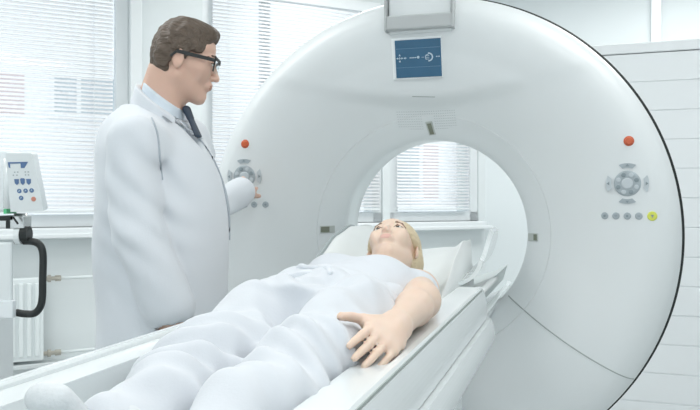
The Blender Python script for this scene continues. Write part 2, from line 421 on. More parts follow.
# display
T = gsurf(-.012, .626, .012)
bm = NB(); box(bm, -.096, .084, -.072, .074, -.05, -.001, T, bev=.004); dsp = obj('display', bm, M['cover2'], gan)
bm = NB(); box(bm, -.082, .082, -.066, .066, -.006, .003, T, bev=.0015); scn = obj('display_screen', bm, M['blue'], dsp)
scn['label'] = 'dark blue screen with pale symbols'
bm = NB()
for yy in (.036, -.030): box(bm, -.079, .079, yy-.0008, yy+.0008, .0028, .0034, T)
obj('screen_line', bm, M['blue2'], dsp)
bm = NB(); z0, z1 = .0028, .0036
def tri(x, y, s, a):
    poly_prism(bm, [(x+s*math.cos(a+t), y+s*math.sin(a+t)) for t in (0, 2.2, -2.2)], z0, z1, T)
for a in range(4): tri(-.066+.0085*math.cos(a*PI/2), .003+.011*math.sin(a*PI/2), .0045, a*PI/2)
box(bm, -.0668, -.0652, -.003, .009, z0, z1, T); box(bm, -.071, -.061, .0022, .0038, z0, z1, T)
tri(-.048, .003, .005, PI); box(bm, -.046, -.041, .002, .004, z0, z1, T)
for x in (-.030, -.024, -.018, -.012): box(bm, x, x+.0045, .0015, .0050, z0, z1, T)
box(bm, -.031, .0, .0028, .0036, z0, z1, T); disc(bm, .0048, .0008, 12, T @ Matrix.Translation((.0005, .004, z0))); 
box(bm, .012, .022, .0026, .0038, z0, z1, T)
def arc(cx, cy, r0, r1, a0, a1, n=14):
    pts = [(cx+r0*math.cos(a0+(a1-a0)*k/n), cy+r0*math.sin(a0+(a1-a0)*k/n)) for k in range(n+1)] + [(cx+r1*math.cos(a1-(a1-a0)*k/n), cy+r1*math.sin(a1-(a1-a0)*k/n)) for k in range(n+1)]
    poly_prism(bm, pts, z0, z1, T)
arc(.038, .003, .011, .0155, -1.7, 1.7); arc(.036, .003, .0085, .0105, 1.4, 4.2)
for yy in (.008, .002, -.004): box(bm, .026, .040, yy-.0008, yy+.0008, z0, z1, T)
for x in (.064, .072): box(bm, x, x+.005, .0018, .0050, z0, z1, T)
obj('screen_symbol', bm, M['ink'], dsp)
# raised housing at the top of the gantry
Th = gsurf(.0, .80, 0)
bm = NB(); box(bm, -.112, .112, -.135, .19, -.05, .026, gan.matrix_world.inverted() if False else frame_mat(Vector((-.003, -.112*SG, ZC+.845)), Vector((1,0,0)), Vector((0,.0,1)), Vector((0,-1,0))), bev=.006); hs = obj('top_housing', bm, M['cover'], gan)
bm = NB(); Tl = frame_mat(Vector((-.003, -.112*SG-.032, ZC+.845-.100)), Vector((1,0,0)), Vector((0,.0,1)), Vector((0,-1,0)))
box(bm, -.119, .119, -.026, .026, -.03, .016, Tl, bev=.007); obj('housing_lip', bm, M['lip'], hs)
for x0 in (-.123, .1155): bm = NB(); box(bm, x0, x0+.0075, -.028, .20, -.03, .018, Tl, bev=.002); obj('housing_edge', bm, M['lip'], hs)

# ================================================================= THE TABLE (local x across, y towards the bore, from the scanner axis)
T0 = U*(-.519)          # origin on the axis line level with the camera
tab = empty('scanner_table', T0, -YAW)
tag(tab, 'long white motorised patient table leading into the scanner bore', 'scanner table')
ZR = .947; ZM = .858; HW = .250
def mz(x): return ZM + (ZR-.026-ZM)*min(1, abs(x)/(HW-.012))**2.2
def loftx(bm, sect, ys, cap=True):
    rows = [[bm.verts.new((x, y, z)) for x, z in sect] for y in ys]; n = len(sect)
    for a, b in zip(rows, rows[1:]):
        for k in range(n): bm.faces.new((a[k], a[(k+1)%n], b[(k+1)%n], b[k]))
    if cap: bm.faces.new(rows[0][::-1]); bm.faces.new(rows[-1])
YF, YE = .25, 3.30
sect = [(x, mz(x)) for x in np.linspace(-HW+.012, HW-.012, 25)] + [(HW-.03, ZM-.0), (.12, ZM-.05), (-.12, ZM-.05), (-HW+.03, ZM)]
bm = NB(); loftx(bm, sect, np.linspace(YF+.02, YE, 12)); obj('table_pad', bm, M['board'], tab, smooth=False)
for s in (-1, 1):
    w0, w1 = (HW-.012, HW+.010) 
    sec = [(w0, ZR-.028), (w0+.002, ZR-.004), (w0+.006, ZR), (w1-.004, ZR), (w1, ZR-.005), (w1+.003, ZR-.06), (w0, ZR-.07)]
    bm = NB(); loftx(bm, [(s*x, z) for x, z in sec], (YF, 2.20)); obj('side_rail', bm, M['table'], tab)
bm = NB(); box(bm, HW+.002, HW+.0118, YF+.02, 2.19, ZR-.0085, ZR-.0045); obj('rail_seam', bm, M['seam'], tab)
for s in (-1, 1):
    for nm, xi, xo, z0, z1, ya, yb, mm, bu in (('upper_side_panel', HW-.07, HW+.013, ZR-.104, ZR-.0095, 2.27, 2.36, 'table', .004), ('lower_side_panel', HW-.09, HW+.026, ZR-.185, ZR-.107, 2.36, 2.43, 'table', .006)):
        bm = NB(); ny = 40; nz = 9; P = []
        for j in range(ny+1):
            row = []
            for k in range(nz+1):
                h = k/nz; ye = yb+(ya-yb)*h; f = 1-(1-j/ny)**2
                y = YF+(ye-YF)*f; tp = math.sqrt(max(0., 1-(max(0, 1-(ye-y)/.07))**2))
                row.append(bm.verts.new((s*(xi+(xo-xi)*(.35+.65*tp)+bu*math.sin(PI*h)), y, z0+(z1-z0)*h)))
            row += [bm.verts.new((s*xi, row[-1].co.y, z1)), bm.verts.new((s*xi, row[0].co.y, z0))]
            P.append(row)
        L = nz+3
        for a, b in zip(P, P[1:]):
            for k in range(L): bm.faces.new((a[k], a[(k+1)%L], b[(k+1)%L], b[k]))
        bm.faces.new(P[0][::-1]); bm.faces.new(P[-1])
        obj(nm, bm, M[mm], tab, smooth=False)
bm = NB(); box(bm, -.16, .16, YF+.3, 2.28, .74, .82, bev=.01); obj('table_beam', bm, M['table'], tab)
bm = NB(); box(bm, -.19, .19, 1.1, 2.30, .05, .76, bev=.03); obj('pedestal', bm, M['cover'], tab)
bm = NB(); box(bm, -.30, .30, .95, 2.42, 0, .07, bev=.02); obj('foot_plate', bm, M['cover'], tab)
# bridge through the bore
sec = [(-.235,.80),(-.20,.745),(-.1,.715),(.1,.715),(.20,.745),(.235,.80),(.243,.83),(.225,.835),(.19,.79),(.1,.755),(-.1,.755),(-.19,.79),(-.225,.835),(-.243,.83)]
bm = NB(); loftx(bm, sec, np.linspace(2.30, 3.45, 8)); obj('bore_bridge', bm, M['cover2'], tab)

# head cushion
hc = empty('head_cushion', T0 + A*2.2 + Vector((0,0,.86)), -YAW)
tag(hc, 'wide pale grey padded head cushion under the patient\'s head', 'cushion')
def cz(x, y):  # world height of cushion top; y along table
    t = sst((y-1.96)/.62); rise = .015 + .145*t
    u_ = abs(x)/.25
    wing = .085*sst((u_-.35)/.6)*sst((y-1.93)/.3)
    dip = -.055*math.exp(-((x-.0)/.11)**2)*math.exp(-((y-2.22)/.2)**2)
    fold = .004*math.sin(24*x+9*y)*t+.003*math.sin(31*y-14*x)
    top = .862+rise+wing+dip+fold; lo_ = mz(min(abs(x),.235))+.004
    top = lo_+(top-lo_)*(1-sst((x-.155)/.012))
    return max(lo_, top)
bm = NB(); NX, NY = 84, 44; Tp = []
for j in range(NY+1):
    y = 1.95+.78*j/NY
    Tp.append([bm.verts.new((x*.0+(-.252+.504*i/NX)*(1-.0*j), y-2.2, cz(-.252+.504*i/NX, y)-.86)) for i in range(NX+1)])
Bt = [[bm.verts.new((-.252+.504*i/NX, 1.95+.78*j/NY-2.2, min(cz(-.252+.504*i/NX, 1.95+.78*j/NY)-.012, mz(min(abs(-.252+.504*i/NX),.235))+.003 if abs(-.252+.504*i/NX) < .236 else ZR+.002)-.86)) for i in range(NX+1)] for j in range(NY+1)]
for G_ in (Tp, Bt):
    for j in range(NY):
        for i in range(NX): bm.faces.new((G_[j][i], G_[j][i+1], G_[j+1][i+1], G_[j+1][i]))
for j in range(NY):
    for i in (0, NX): bm.faces.new((Tp[j][i], Tp[j+1][i], Bt[j+1][i], Bt[j][i]))
for i in range(NX):
    for j in (0, NY): bm.faces.new((Tp[j][i], Tp[j][i+1], Bt[j][i+1], Bt[j][i]))
obj('cushion_body', bm, M['sheet'], hc, smooth=True)
bm = NB(); tube(bm, [(-.256, y-2.2, cz(-.252, y)-.86-.001) for y in np.linspace(1.97, 2.62, 20)], .0075, 8); obj('cushion_piping', bm, M['cushd'], hc, smooth=True)
# curved head holder behind the cushion
bm = NB(); sec = []
for k in range(25):
    t_ = -1+2*k/24; sec.append((.240*math.sin(t_*1.45)/math.sin(1.45), -.02+.175*(abs(t_)**2.6)))
full = sec+[(x*.955, z_+.014) for x, z_ in sec[::-1]]
rows = []
for i in range(13):
    f = i/12; hgt = .55+.45*sst(f/.7); y = -.22+.50*f
    rows.append([bm.verts.new((x, y, -.02+(z_+.02)*hgt)) for x, z_ in full])
for p, q in zip(rows, rows[1:]):
    for k in range(len(full)): bm.faces.new((p[k], p[(k+1)%len(full)], q[(k+1)%len(full)], q[k]))
bm.faces.new(rows[0][::-1]); bm.faces.new(rows[-1]); obj('head_holder', bm, M['cover2'], tab, smooth=False, loc=(0, 2.60, .93))
# ================================================================= LEFT: trolley with a pump panel and a handle
cr = empty('equipment_trolley', (-.93, 1.98, 0)); tag(cr, 'white medical trolley with a control panel and black looped handle at the left edge', 'medical trolley')
def L2(px, py, Y=1.98): return Vector(((px-350)/750*Y+.93, Y-1.98, 1.2+(200-py)/750*Y))
bm = NB(); box(bm, -.56, -.13, -.03, .39, .10, L2(0,238).z*.0+L2(0,318).z, bev=.01); obj('cabinet', bm, M['cart'], cr)
bm = NB(); box(bm, -.20, L2(11.5,0).x, .0, .012, L2(0,318).z, L2(0,242).z, bev=.008); obj('pump_housing', bm, M['cart'], cr)
bm = NB(); box(bm, -.22, L2(14.5,0).x, -.01, .012, L2(0,318).z-.0, L2(0,300).z, bev=.004); obj('shelf', bm, M['clear'], cr)
bm = NB(); box(bm, -.54, -.15, -.036, -.028, .16, L2(0,335).z, bev=.003); dr = obj('drawer', bm, M['cart'], cr)
bm = NB(); tube(bm, [(-.42,-.045,.62),(-.26,-.045,.62)], .006, 8); obj('drawer_handle', bm, M['chrome'], dr)
for x in (-.50, -.19):
    for y in (.03, .36): bm = NB(); tube(bm, [(x-.012, y, .045), (x+.012, y, .045)], .045, 18); tube(bm, [(x, y, .05), (x, y, .12)], .012, 8); obj('caster', bm, M['dark'], cr)
bm = NB(); tube(bm, [(L2(4,0).x, .10, L2(0,246).z), (L2(4,0).x, .10, L2(0,214).z)], .018, 14); obj('column', bm, M['chrome'], cr, smooth=True)
bm = NB(); box(bm, L2(-12,0).x, L2(10.5,0).x, .05, .12, L2(0,212).z, L2(0,149).z, bev=.006); sy = obj('syringe_unit', bm, M['clear'], cr)
bm = NB(); tube(bm, [(L2(3,0).x, .03, L2(0,208).z), (L2(3,0).x, .03, L2(0,158).z)], .012, 12); obj('syringe', bm, M['cover2'], sy, smooth=True)
# tilted panel, wider at the bottom
q = [L2(10.5,212), L2(43.5,211.5), L2(36,154), L2(10.5,153)]
xa = (q[1]-q[0]).normalized(); za = Vector((0,-.15,1)); za = (za-xa*za.dot(xa)).normalized(); ya = xa.cross(za)
TP = frame_mat(Vector((q[0].x, .0, q[0].z)), xa, za, -ya if (-ya).y < 0 else ya)
k_ = 1.98/750
bm = NB(); poly_prism(bm, [(0,0),(32*k_,.001),(33*k_,.004),(26.5*k_,57*k_),(25*k_,58.5*k_),(0,59*k_)], -.03, 0, TP); cp = obj('control_panel', bm, M['cart'], cr); cp['label'] = 'pale panel with blue and red buttons'
def pp(px, py): return ((px-10.5)*k_, (212-py)*k_)
bm = NB(); a = pp(12,161); b = pp(30,169)
poly_prism(bm, [pp(12,162), pp(32,162), pp(28,168), pp(24.5,168), pp(24.5,163.5), pp(14,163.5), pp(14,168), pp(12.5,167)], -.001, .001, TP)
for i, px in enumerate((19.3, 25.2, 31.2)): poly_prism(bm, [pp(px-2.3,179), pp(px-1.2,179+(-.8 if i==1 else 0)), pp(px+1.2,179+(-.8 if i==1 else 0)), pp(px+2.3,179), pp(px+2.0,183), pp(px,185), pp(px-2.0,183)], -.001, .0012, TP)
obj('blue_key', bm, M['pblue'], cp)
for px, py in ((21,191),(27.3,190.8),(33.3,190.6),(22.3,198)):
    bm = NB(); x, y = pp(px, py); disc(bm, 2.3*k_, .001, 16, TP @ Matrix.Translation((x, y, 0))); bb = obj('round_button', bm, M['pblue'], cp)
    bm = NB(); poly_prism(bm, [(x-1.2*k_, y-.8*k_), (x+.9*k_, y+.1*k_), (x+.3*k_, y+1.3*k_)], 0, .0016, TP); obj('button_mark', bm, M['ink'], bb)
bm = NB(); x, y = pp(34.6,199.3); disc(bm, 2.4*k_, .0015, 16, TP @ Matrix.Translation((x, y, 0))); obj('round_button', bm, M['pred'], cp)['label'] = 'red round button'
bm = NB()
for py, xs in ((172,(18,21,28.5,31.5)), (175,(16.5,20,28.5,31.5))):
    for px in xs: x, y = pp(px, py); box(bm, x-.6*k_, x+.6*k_, y-.4*k_, y+.4*k_, -.001, .001, TP)
obj('panel_mark', bm, M['keyd'], cp)
# clamp, knob and bent handle
bm = NB(); box(bm, L2(-6,0).x, L2(10,0).x, .02, .10, L2(0,221).z, L2(0,216).z, bev=.002); box(bm, L2(2,0).x, L2(7,0).x, .02, .08, L2(0,229).z, L2(0,221).z, bev=.002)
tube(bm, [L2(13,217)+Vector((0,0,0)), L2(18,224)], .0028, 8); obj('clamp', bm, M['black'], cr)
bm = NB(); box(bm, L2(6,0).x, L2(20.5,0).x, .02, .07, L2(0,229).z, L2(0,216).z, bev=.003); obj('bracket', bm, M['chrome'], cr)
bm = NB(); tube(bm, [L2(15.5,235)+Vector((0,.04,0)), L2(23,235)+Vector((0,.04,0))], .022, 16); obj('knob', bm, M['black'], cr, smooth=False)
bm = NB(); tube(bm, [L2(10,236)+Vector((0,.04,0)), L2(15.5,236)+Vector((0,.04,0))], .024, 16); obj('collar', bm, M['cover2'], cr)
hp = smooth_path([L2(p, q_)+Vector((0,.04-.02*i/9,0)) for i, (p, q_) in enumerate(((17,242),(24,242),(31,243.5),(36,248),(38.3,258),(38.2,280),(38.2,298),(36.5,308),(31,314.5),(22,315),(13,313.5)))], 5)
bm = NB(); tube(bm, hp, .0098, 14); obj('loop_handle', bm, M['black'], cr, smooth=True)
bm = NB(); box(bm, L2(0,0).x, L2(3,0).x, .02, .08, L2(0,214).z, L2(0,209).z); obj('indicator', bm, M['pgreen'], cr)
# ================================================================= SMOOTH BODIES: blended solids turned into one continuous skin
def V3(*a): return np.array(a, float)
def nrm(v): v = np.asarray(v, float); return v/np.linalg.norm(v)
class Solid:
    def __init__(s): s.p = []          # (fn, op, k)
    def add(s, fn, k=.02): s.p.append((fn, 'u', k)); return s
    def cut(s, fn, k=.01): s.p.append((fn, 's', k)); return s
    def cone(s, a, b, ra, rb=None, k=.02, op='u'):
        a = np.array(a, float); b = np.array(b, float); rb = ra if rb is None else rb; ba = b-a; L = ba@ba + 1e-12
        def f(P):
            q = P-a; t = np.clip((q@ba)/L, 0, 1); return np.sqrt(((q-t[:, None]*ba)**2).sum(1)) - (ra+(rb-ra)*t)
        s.p.append((f, op, k)); return s
    def econe(s, a, b, wa, wb, side, k=.02, op='u'):   # elliptical limb: (half width along side, half thickness)
        a = np.array(a, float); b = np.array(b, float); ba = b-a; L = np.linalg.norm(ba); ax = ba/L
        e1 = np.array(side, float); e1 = nrm(e1-ax*(e1@ax)); e2 = np.cross(ax, e1)
        def f(P):
            q = P-a; h = q@ax; t = np.clip(h/L, 0, 1); w = wa[0]+(wb[0]-wa[0])*t; d = wa[1]+(wb[1]-wa[1])*t
            over = h-t*L; m = np.minimum(w, d)
            return (np.sqrt((q@e1/w)**2+(q@e2/d)**2+(over/m)**2)-1)*m
        s.p.append((f, op, k)); return s
    def ell(s, c, r, R=None, k=.02, op='u'):
        c = np.array(c, float); r = np.array(r, float)
        def f(P):
            q = P-c
            if R is not None: q = q@R
            q = q/r; k0 = np.sqrt((q*q).sum(1))+1e-9; k1 = np.sqrt(((q/r)**2).sum(1))+1e-9
            return k0*(k0-1)/k1
        s.p.append((f, op, k)); return s
    def loft(s, axis, st, k=.02, n=2.0, op='u'):    # st rows: position on axis, centre of the two others, half sizes
        st = np.array(sorted(st), float); o = [i for i in range(3) if i != axis]
        tt = np.linspace(st[0, 0], st[-1, 0], 80)
        def cr(col):
            out = []
            x, y = st[:, 0], st[:, col]; m = np.gradient(y, x)
            for t in tt:
                i = min(max(np.searchsorted(x, t)-1, 0), len(x)-2); h = x[i+1]-x[i]; u = (t-x[i])/h
                out.append((2*u**3-3*u**2+1)*y[i]+(u**3-2*u**2+u)*h*m[i]+(-2*u**3+3*u**2)*y[i+1]+(u**3-u**2)*h*m[i+1])
            return np.array(out)
        cols = [cr(j) for j in (1, 2, 3, 4)]
        def f(P):
            h = P[:, axis]; t = np.clip(h, tt[0], tt[-1]); c1, c2, w, d = [np.interp(t, tt, c) for c in cols]
            m = np.minimum(w, d); e = (np.abs((P[:, o[0]]-c1)/w)**n+np.abs((P[:, o[1]]-c2)/d)**n)**(1/n)
            side = (e-1)*m; over = np.abs(h-t)
            return np.where(over > 0, np.sqrt(np.maximum(side, 0)**2+over**2) + np.minimum(np.maximum(side, -m), 0)*0, side)
        s.p.append((f, op, k)); return s
    def __call__(s, P, idx=None):
        P = np.asarray(P, float); d = None
        for i, (f, op, k) in enumerate(s.p):
            if idx is not None and i not in idx: continue
            if op == 'disp':
                if d is not None: d = d + f(P)
                continue
            v = f(P)
            if op == 'u':
                if d is None: d = v
                else: h = np.clip(.5+.5*(d-v)/k, 0, 1); d = d+(v-d)*h-k*h*(1-h)
            elif op == 's':
                if d is None: continue
                h = np.clip(.5-.5*(d+v)/k, 0, 1); d = d+(-v-d)*h+k*h*(1-h)
            elif op == 'i':
                if d is None: continue
                h = np.clip(.5-.5*(v-d)/k, 0, 1); d = v+(d-v)*h+k*h*(1-h)
        return np.full(len(P), 1.) if d is None else d
    def disp(s, fn): s.p.append((fn, 'disp', 0)); return s
    def inter(s, fn, k=.005): s.p.append((fn, 'i', k)); return s
def skin_mesh(S, lo, hi, h, B=16):
    lo = np.array(lo, float); n = np.ceil((np.array(hi)-lo)/(h*B)).astype(int); hd = h*B*.5*math.sqrt(3)
    I = np.stack(np.meshgrid(*[np.arange(k) for k in n], indexing='ij'), -1).reshape(-1, 3)
    cen = lo+(I+.5)*h*B
    vals = []
    for f, op, k in S.p: vals.append(f(cen) if op != 'disp' else np.zeros(len(cen)))
    vals = np.array(vals); full = S(cen); act = np.abs(full) < hd*1.25+.02
    G = n*B+2
    gx, gy, gz = np.meshgrid(*[np.arange(B+1)]*3, indexing='ij'); loc = np.stack([gx, gy, gz], -1).reshape(-1, 3)
    ids, pos, quads = [], [], []
    corners = [(i, j, k) for i in (0, 1) for j in (0, 1) for k in (0, 1)]
    ce = [(a, b) for ai, a in enumerate(corners) for b in corners[ai+1:] if sum(abs(p-q) for p, q in zip(a, b)) == 1]
    gid = lambda c: (c[:, 0]*G[1]+c[:, 1])*G[2]+c[:, 2]
    for bi in np.nonzero(act)[0]:
        v = vals[:, bi]; us = [i for i, p in enumerate(S.p) if p[1] == 'u']; mn = min(v[i] for i in us)
        idx = set()
        for i, (f, op, k) in enumerate(S.p):
            if op in ('disp', 'i'): idx.add(i)
            elif op == 'u' and v[i] < mn+2.6*hd+k+.02: idx.add(i)
            elif op == 's' and v[i] < 1.6*hd+k+.02: idx.add(i)
        base = I[bi]*B
        D = S(lo+(base+loc)*h, idx).reshape(B+1, B+1, B+1)
        sg = D < 0
        if sg.all() or not sg.any(): continue
        sl = lambda c, A: A[c[0]:c[0]+B, c[1]:c[1]+B, c[2]:c[2]+B]
        cnt = sum(sl(c, sg).astype(int) for c in corners); cell = (cnt > 0) & (cnt < 8)
        acc = np.zeros((B, B, B, 3)); w = np.zeros((B, B, B))
        for a, b in ce:
            da, db = sl(a, D), sl(b, D); m = (da < 0) != (db < 0)
            t = np.where(m, da/(da-db+1e-12*(da == db)), 0)
            for ax in range(3): acc[..., ax] += np.where(m, a[ax]+(b[ax]-a[ax])*t, 0)
            w += m
        c = np.argwhere(cell); q = acc[cell]/w[cell][:, None]
        ids.append(gid(c+base)); pos.append(lo+(c+base+q)*h)
        # edges owned by this block
        for ax in range(3):
            sh = [0, 0, 0]; sh[ax] = 1
            s0 = sg[:B, :B, :B]; s1 = sl(sh, sg); m = s0 != s1
            e = np.argwhere(m)
            if not len(e): continue
            fl = s0[m]; e = e+base
            o1 = np.zeros(3, int); o2 = np.zeros(3, int); o1[(ax+1) % 3] = 1; o2[(ax+2) % 3] = 1
            Q = np.stack([gid(e-o1-o2), gid(e-o2), gid(e), gid(e-o1)], 1)
            Q[~fl] = Q[~fl][:, ::-1]; quads.append(Q)
    ids = np.concatenate(ids); pos = np.concatenate(pos); Q = np.concatenate(quads)
    o = np.argsort(ids); ids = ids[o]; pos = pos[o]
    k = np.searchsorted(ids, Q); k = np.clip(k, 0, len(ids)-1); ok = (ids[k] == Q).all(1)
    return pos, k[ok]
def solid_obj(name, S, lo, hi, h, mats, parent, matfn=None, relax=1):
    pos, Q = skin_mesh(S, lo, hi, h)
    for _ in range(relax):      # even out the grid, then pull back on to the surface
        acc = np.zeros_like(pos); cnt = np.zeros(len(pos))
        for a in range(4):
            for b in ((a+1) % 4, (a+3) % 4): np.add.at(acc, Q[:, a], pos[Q[:, b]]); np.add.at(cnt, Q[:, a], 1)
        pos = .5*pos+.5*acc/np.maximum(cnt, 1)[:, None]
    me = bpy.data.meshes.new(name); me.vertices.add(len(pos)); me.vertices.foreach_set('co', pos.astype(np.float32).ravel())
    me.loops.add(Q.size); me.loops.foreach_set('vertex_index', Q.astype(np.int32).ravel())
    me.polygons.add(len(Q)); me.polygons.foreach_set('loop_start', np.arange(0, Q.size, 4, dtype=np.int32))
    if not isinstance(mats, (list, tuple)): mats = [mats]
    for m in mats: me.materials.append(m)
    me.update(calc_edges=True)
    if matfn is not None:
        cen = pos[Q].mean(1); me.polygons.foreach_set('material_index', matfn(cen).astype(np.int32))
    me.polygons.foreach_set('use_smooth', np.ones(len(Q), bool)); me.validate(); me.update()
    return link(name, me, parent)

def rotm(f, up):    # columns: forward, left, up
    f = nrm(f); up = np.array(up, float); u_ = nrm(up-f*(up@f)); l = np.cross(u_, f); return np.stack([f, l, u_], 1)
class Head:
    def __init__(s, c, f, up, sc_=1., male=True): s.c = np.array(c, float); s.R = rotm(f, up); s.s = sc_; s.male = male
    def w(s, x, y, z): return s.c+s.R@(np.array([x, y, z])*s.s)
    def loc(s, P): return ((P-s.c)@s.R)/s.s
    def build(s, S, depth=1.):
        k = s.s; W = s.w; R = s.R; fw = 1. if s.male else .90
        e = lambda c, r, kk=.012, op='u': S.ell(W(c[0], c[1]*fw, c[2]), np.array((r[0], r[1]*fw, r[2]))*k, R, kk, op)
        m = s.male
        e((-.010*depth, 0, .030), (.090*depth, .074, .088), .03); e((.026, 0, -.028), (.060, .056, .080), .03)
        e((.045, 0, .045), (.040, .056, .045), .02)
        for y in (-1, 1):
            S.cone(W(.000, y*.050*fw*(1 if m else .93), -.046), W(.062, y*.014*fw, -.092), .022*k*fw, (.019 if m else .014)*k, .02)
            e((.060, y*.036, -.022), (.024, .022, .026), .02)
            e((.074, y*.026, .024), (.015, .024, .008), .012)
            e((.050, y*.052, -.005), (.030, .014, .018), .02)
        S.cone(W(.070, 0, -.094), W(.074, 0, -.088), (.016 if m else .012)*k, .012*k, .015)
        for y in (-1, 1): e((.098, y*.031, .005), (.016, .017, .011), .010, 's')
        for y in (-1, 1): e((.0735, y*.031, .005), (.0150, .0165, .0135), .004)
        S.cone(W(.083, 0, .016), W(.103, 0, -.026), .007*k, .0095*k, .010)
        e((.103, 0, -.029), (.011, .0095, .009), .006)
        for y in (-1, 1): e((.094, y*.0115, -.031), (.009, .0065, .0065), .005)
        for y in (-1, 1): e((.096, y*.006, -.0385), (.005, .003, .003), .003, 's')
        e((.084, 0, -.055), (.014, .024, .014), .012)
        e((.0935, 0, -.0515), (.0045, .020, .0042), .005); e((.0920, 0, -.0600), (.0050, .017, .0048), .005)
        e((.102, 0, -.0560), (.0075, .021, .0012), .002, 's')
        for y in (-1, 1):
            Re = R@np.array(Matrix.Rotation(y*.30, 3, 'Z'))@np.array(Matrix.Rotation(-.18, 3, 'Y'))
            S.ell(W(-.010, y*.076, -.004), np.array((.019, .0065, .031))*k, Re, .006)
            S.ell(W(-.004, y*.084, .000), np.array((.010, .005, .017))*k, Re, .004, 's')
        return S
    def lips(s, P):
        q = s.loc(P); lw_ = .020 if s.male else .0165
        return ((np.abs(q[:, 1]) < .021) & (q[:, 2] < -.0465) & (q[:, 2] > -.0665) & (q[:, 0] > .084) &
            (((q[:, 1]/lw_)**2+((q[:, 2]+.0562)/.0105)**2) < 1))
    def eyes(s, parent, brow, open_=.55):
        for y in (-1, 1):
            c = s.w(.0795, y*.031, .0045)
            S = Solid(); S.ell(c, np.array((.0105, .0125, .0045*open_*1.8))*s.s, s.R); e_ = solid_obj('eye', S, c-.018, c+.018, .0011, [M['eye'], M['iris']], parent, lambda P: (np.hypot(s.loc(P)[:, 1]-y*.031, s.loc(P)[:, 2]-.0045) < .0058))
            S = Solid(); pts = [s.w(.0835, y*.013, .026), s.w(.088, y*.026, .0305), s.w(.080, y*.042, .0285), s.w(.068, y*.052, .022)]
            for a, b, r in zip(pts, pts[1:], (.0038, .0040, .0028)): S.cone(a, b, r*s.s, r*.85*s.s, .004)
            m_ = (pts[1]+pts[2])/2; solid_obj('eyebrow', S, m_-.035, m_+.035, .0015, brow, parent)
            S = Solid(); pts = [s.w(.0850, y*.017, .0075), s.w(.0905, y*.031, .0112), s.w(.0800, y*.0465, .0068)]
            for a, b in zip(pts, pts[1:]): S.cone(a, b, .0016*s.s, .0016*s.s, .002)
            m_ = pts[1]; solid_obj('eyelash', S, m_-.03, m_+.03, .0012, brow, parent)
def hand(S, w, d, n, thumb, curl=(.25, .25, .28, .3), sc_=1., spread=.10, tang=.75, k=.004, tcurl=.25):
    """w wrist, d towards the fingers, n out of the back of the hand, thumb = +1/-1 side of cross(d, n)"""
    d = nrm(d); n = np.array(n, float); n = nrm(n-d*(n@d)); s = np.cross(d, n)*thumb   # s points to the thumb side
    w = np.array(w, float); q = lambda a, b, c: w+(d*a+s*b+n*c)*sc_
    S.econe(q(-.03, 0, 0), q(.03, .002, 0), (.027*sc_, .019*sc_), (.033*sc_, .016*sc_), s, .02)
    S.econe(q(.025, .0, -.001), q(.078, .002, .000), (.035*sc_, .0145*sc_), (.037*sc_, .0115*sc_), s, .012)
    S.econe(q(.018, .022, -.006), q(.055, .034, -.008), (.013*sc_, .013*sc_), (.011*sc_, .010*sc_), s, .012)
    for i, (y, L, r) in enumerate(((.029, .072, .0088), (.0095, .080, .0090), (-.0100, .074, .0086), (-.0290, .058, .0077))):
        an = spread*(1.2-i*.85); p = q(.080-(.006 if i == 3 else 0)-(.002 if i == 0 else 0), y, .0); base = q(.045, y*.8, .001)
        S.cone(base, p, .009*sc_, r*1.06*sc_, .008)
        dir_ = nrm(d+s*an); c = curl[i]; a = c*.6
        for j, f in enumerate((.44, .31, .25)):
            dd = dir_*math.cos(a)-n*math.sin(a); p2 = p+dd*L*f*sc_
            S.cone(p, p2, r*(1-.07*j)*sc_, r*(.93-.07*j)*sc_, k if j == 0 else .0015); p = p2; a += c*(1.1 if j == 0 else .8)
    dt = nrm(d*math.cos(tang)+s*math.sin(tang)-n*.04); p = q(.030, .026, -.004)
    for j, (L, r) in enumerate(((.034, .0125), (.030, .0102), (.026, .0092))):
        p2 = p+dt*L*sc_; S.cone(p, p2, r*sc_, r*.88*sc_, .010 if j == 0 else .002); p = p2; dt = nrm(dt*math.cos(tcurl)+(d*.8-s*.25-n*.2)*math.sin(tcurl))
    return S
def folds(amp, terms):
    def f(P):
        r = 0
        for (kx, ky, kz, ph, wamp, wk, a) in terms:
            r = r + a*np.sin(kx*P[:, 0]+ky*P[:, 1]+kz*P[:, 2]+ph+wamp*np.sin(wk*P[:, 0]+.7*wk*P[:, 1]-.6*wk*P[:, 2]+ph*2))
        return amp*r
    return f

# ================================================================= THE PATIENT (lying; x to her left, y towards the head)
pat = empty('person', T0 + A*1.42 + Vector((0, 0, ZM)), -YAW)
tag(pat, 'blond woman in white top and trousers lying on her back on the scanner table', 'person')
O_ = V3(0, 1.42, ZM)
def pt(x, y, z): return V3(x, y, z)-O_
HP = Head(pt(.009, 2.13, 1.049), (-.07, -.49, .87), (-.105, .90, .42), .92, male=False)
S = Solid()
S.loft(1, [(y-1.42, cx, cz_-ZM, w_, d_) for y, cx, cz_, w_, d_ in ((1.36, 0, .945, .130, .064), (1.50, 0, .947, .145, .070), (1.62, 0, .950, .135, .074), (1.74, 0, .953, .130, .076), (1.84, 0, .955, .142, .075), (1.92, 0, .958, .110, .055))], k=.03)
HP.build(S, 1.02)
S.econe(pt(.0, 1.93, .975), HP.w(-.018, 0, -.045), (.056, .048), (.046, .047), (1, 0, 0), .03)
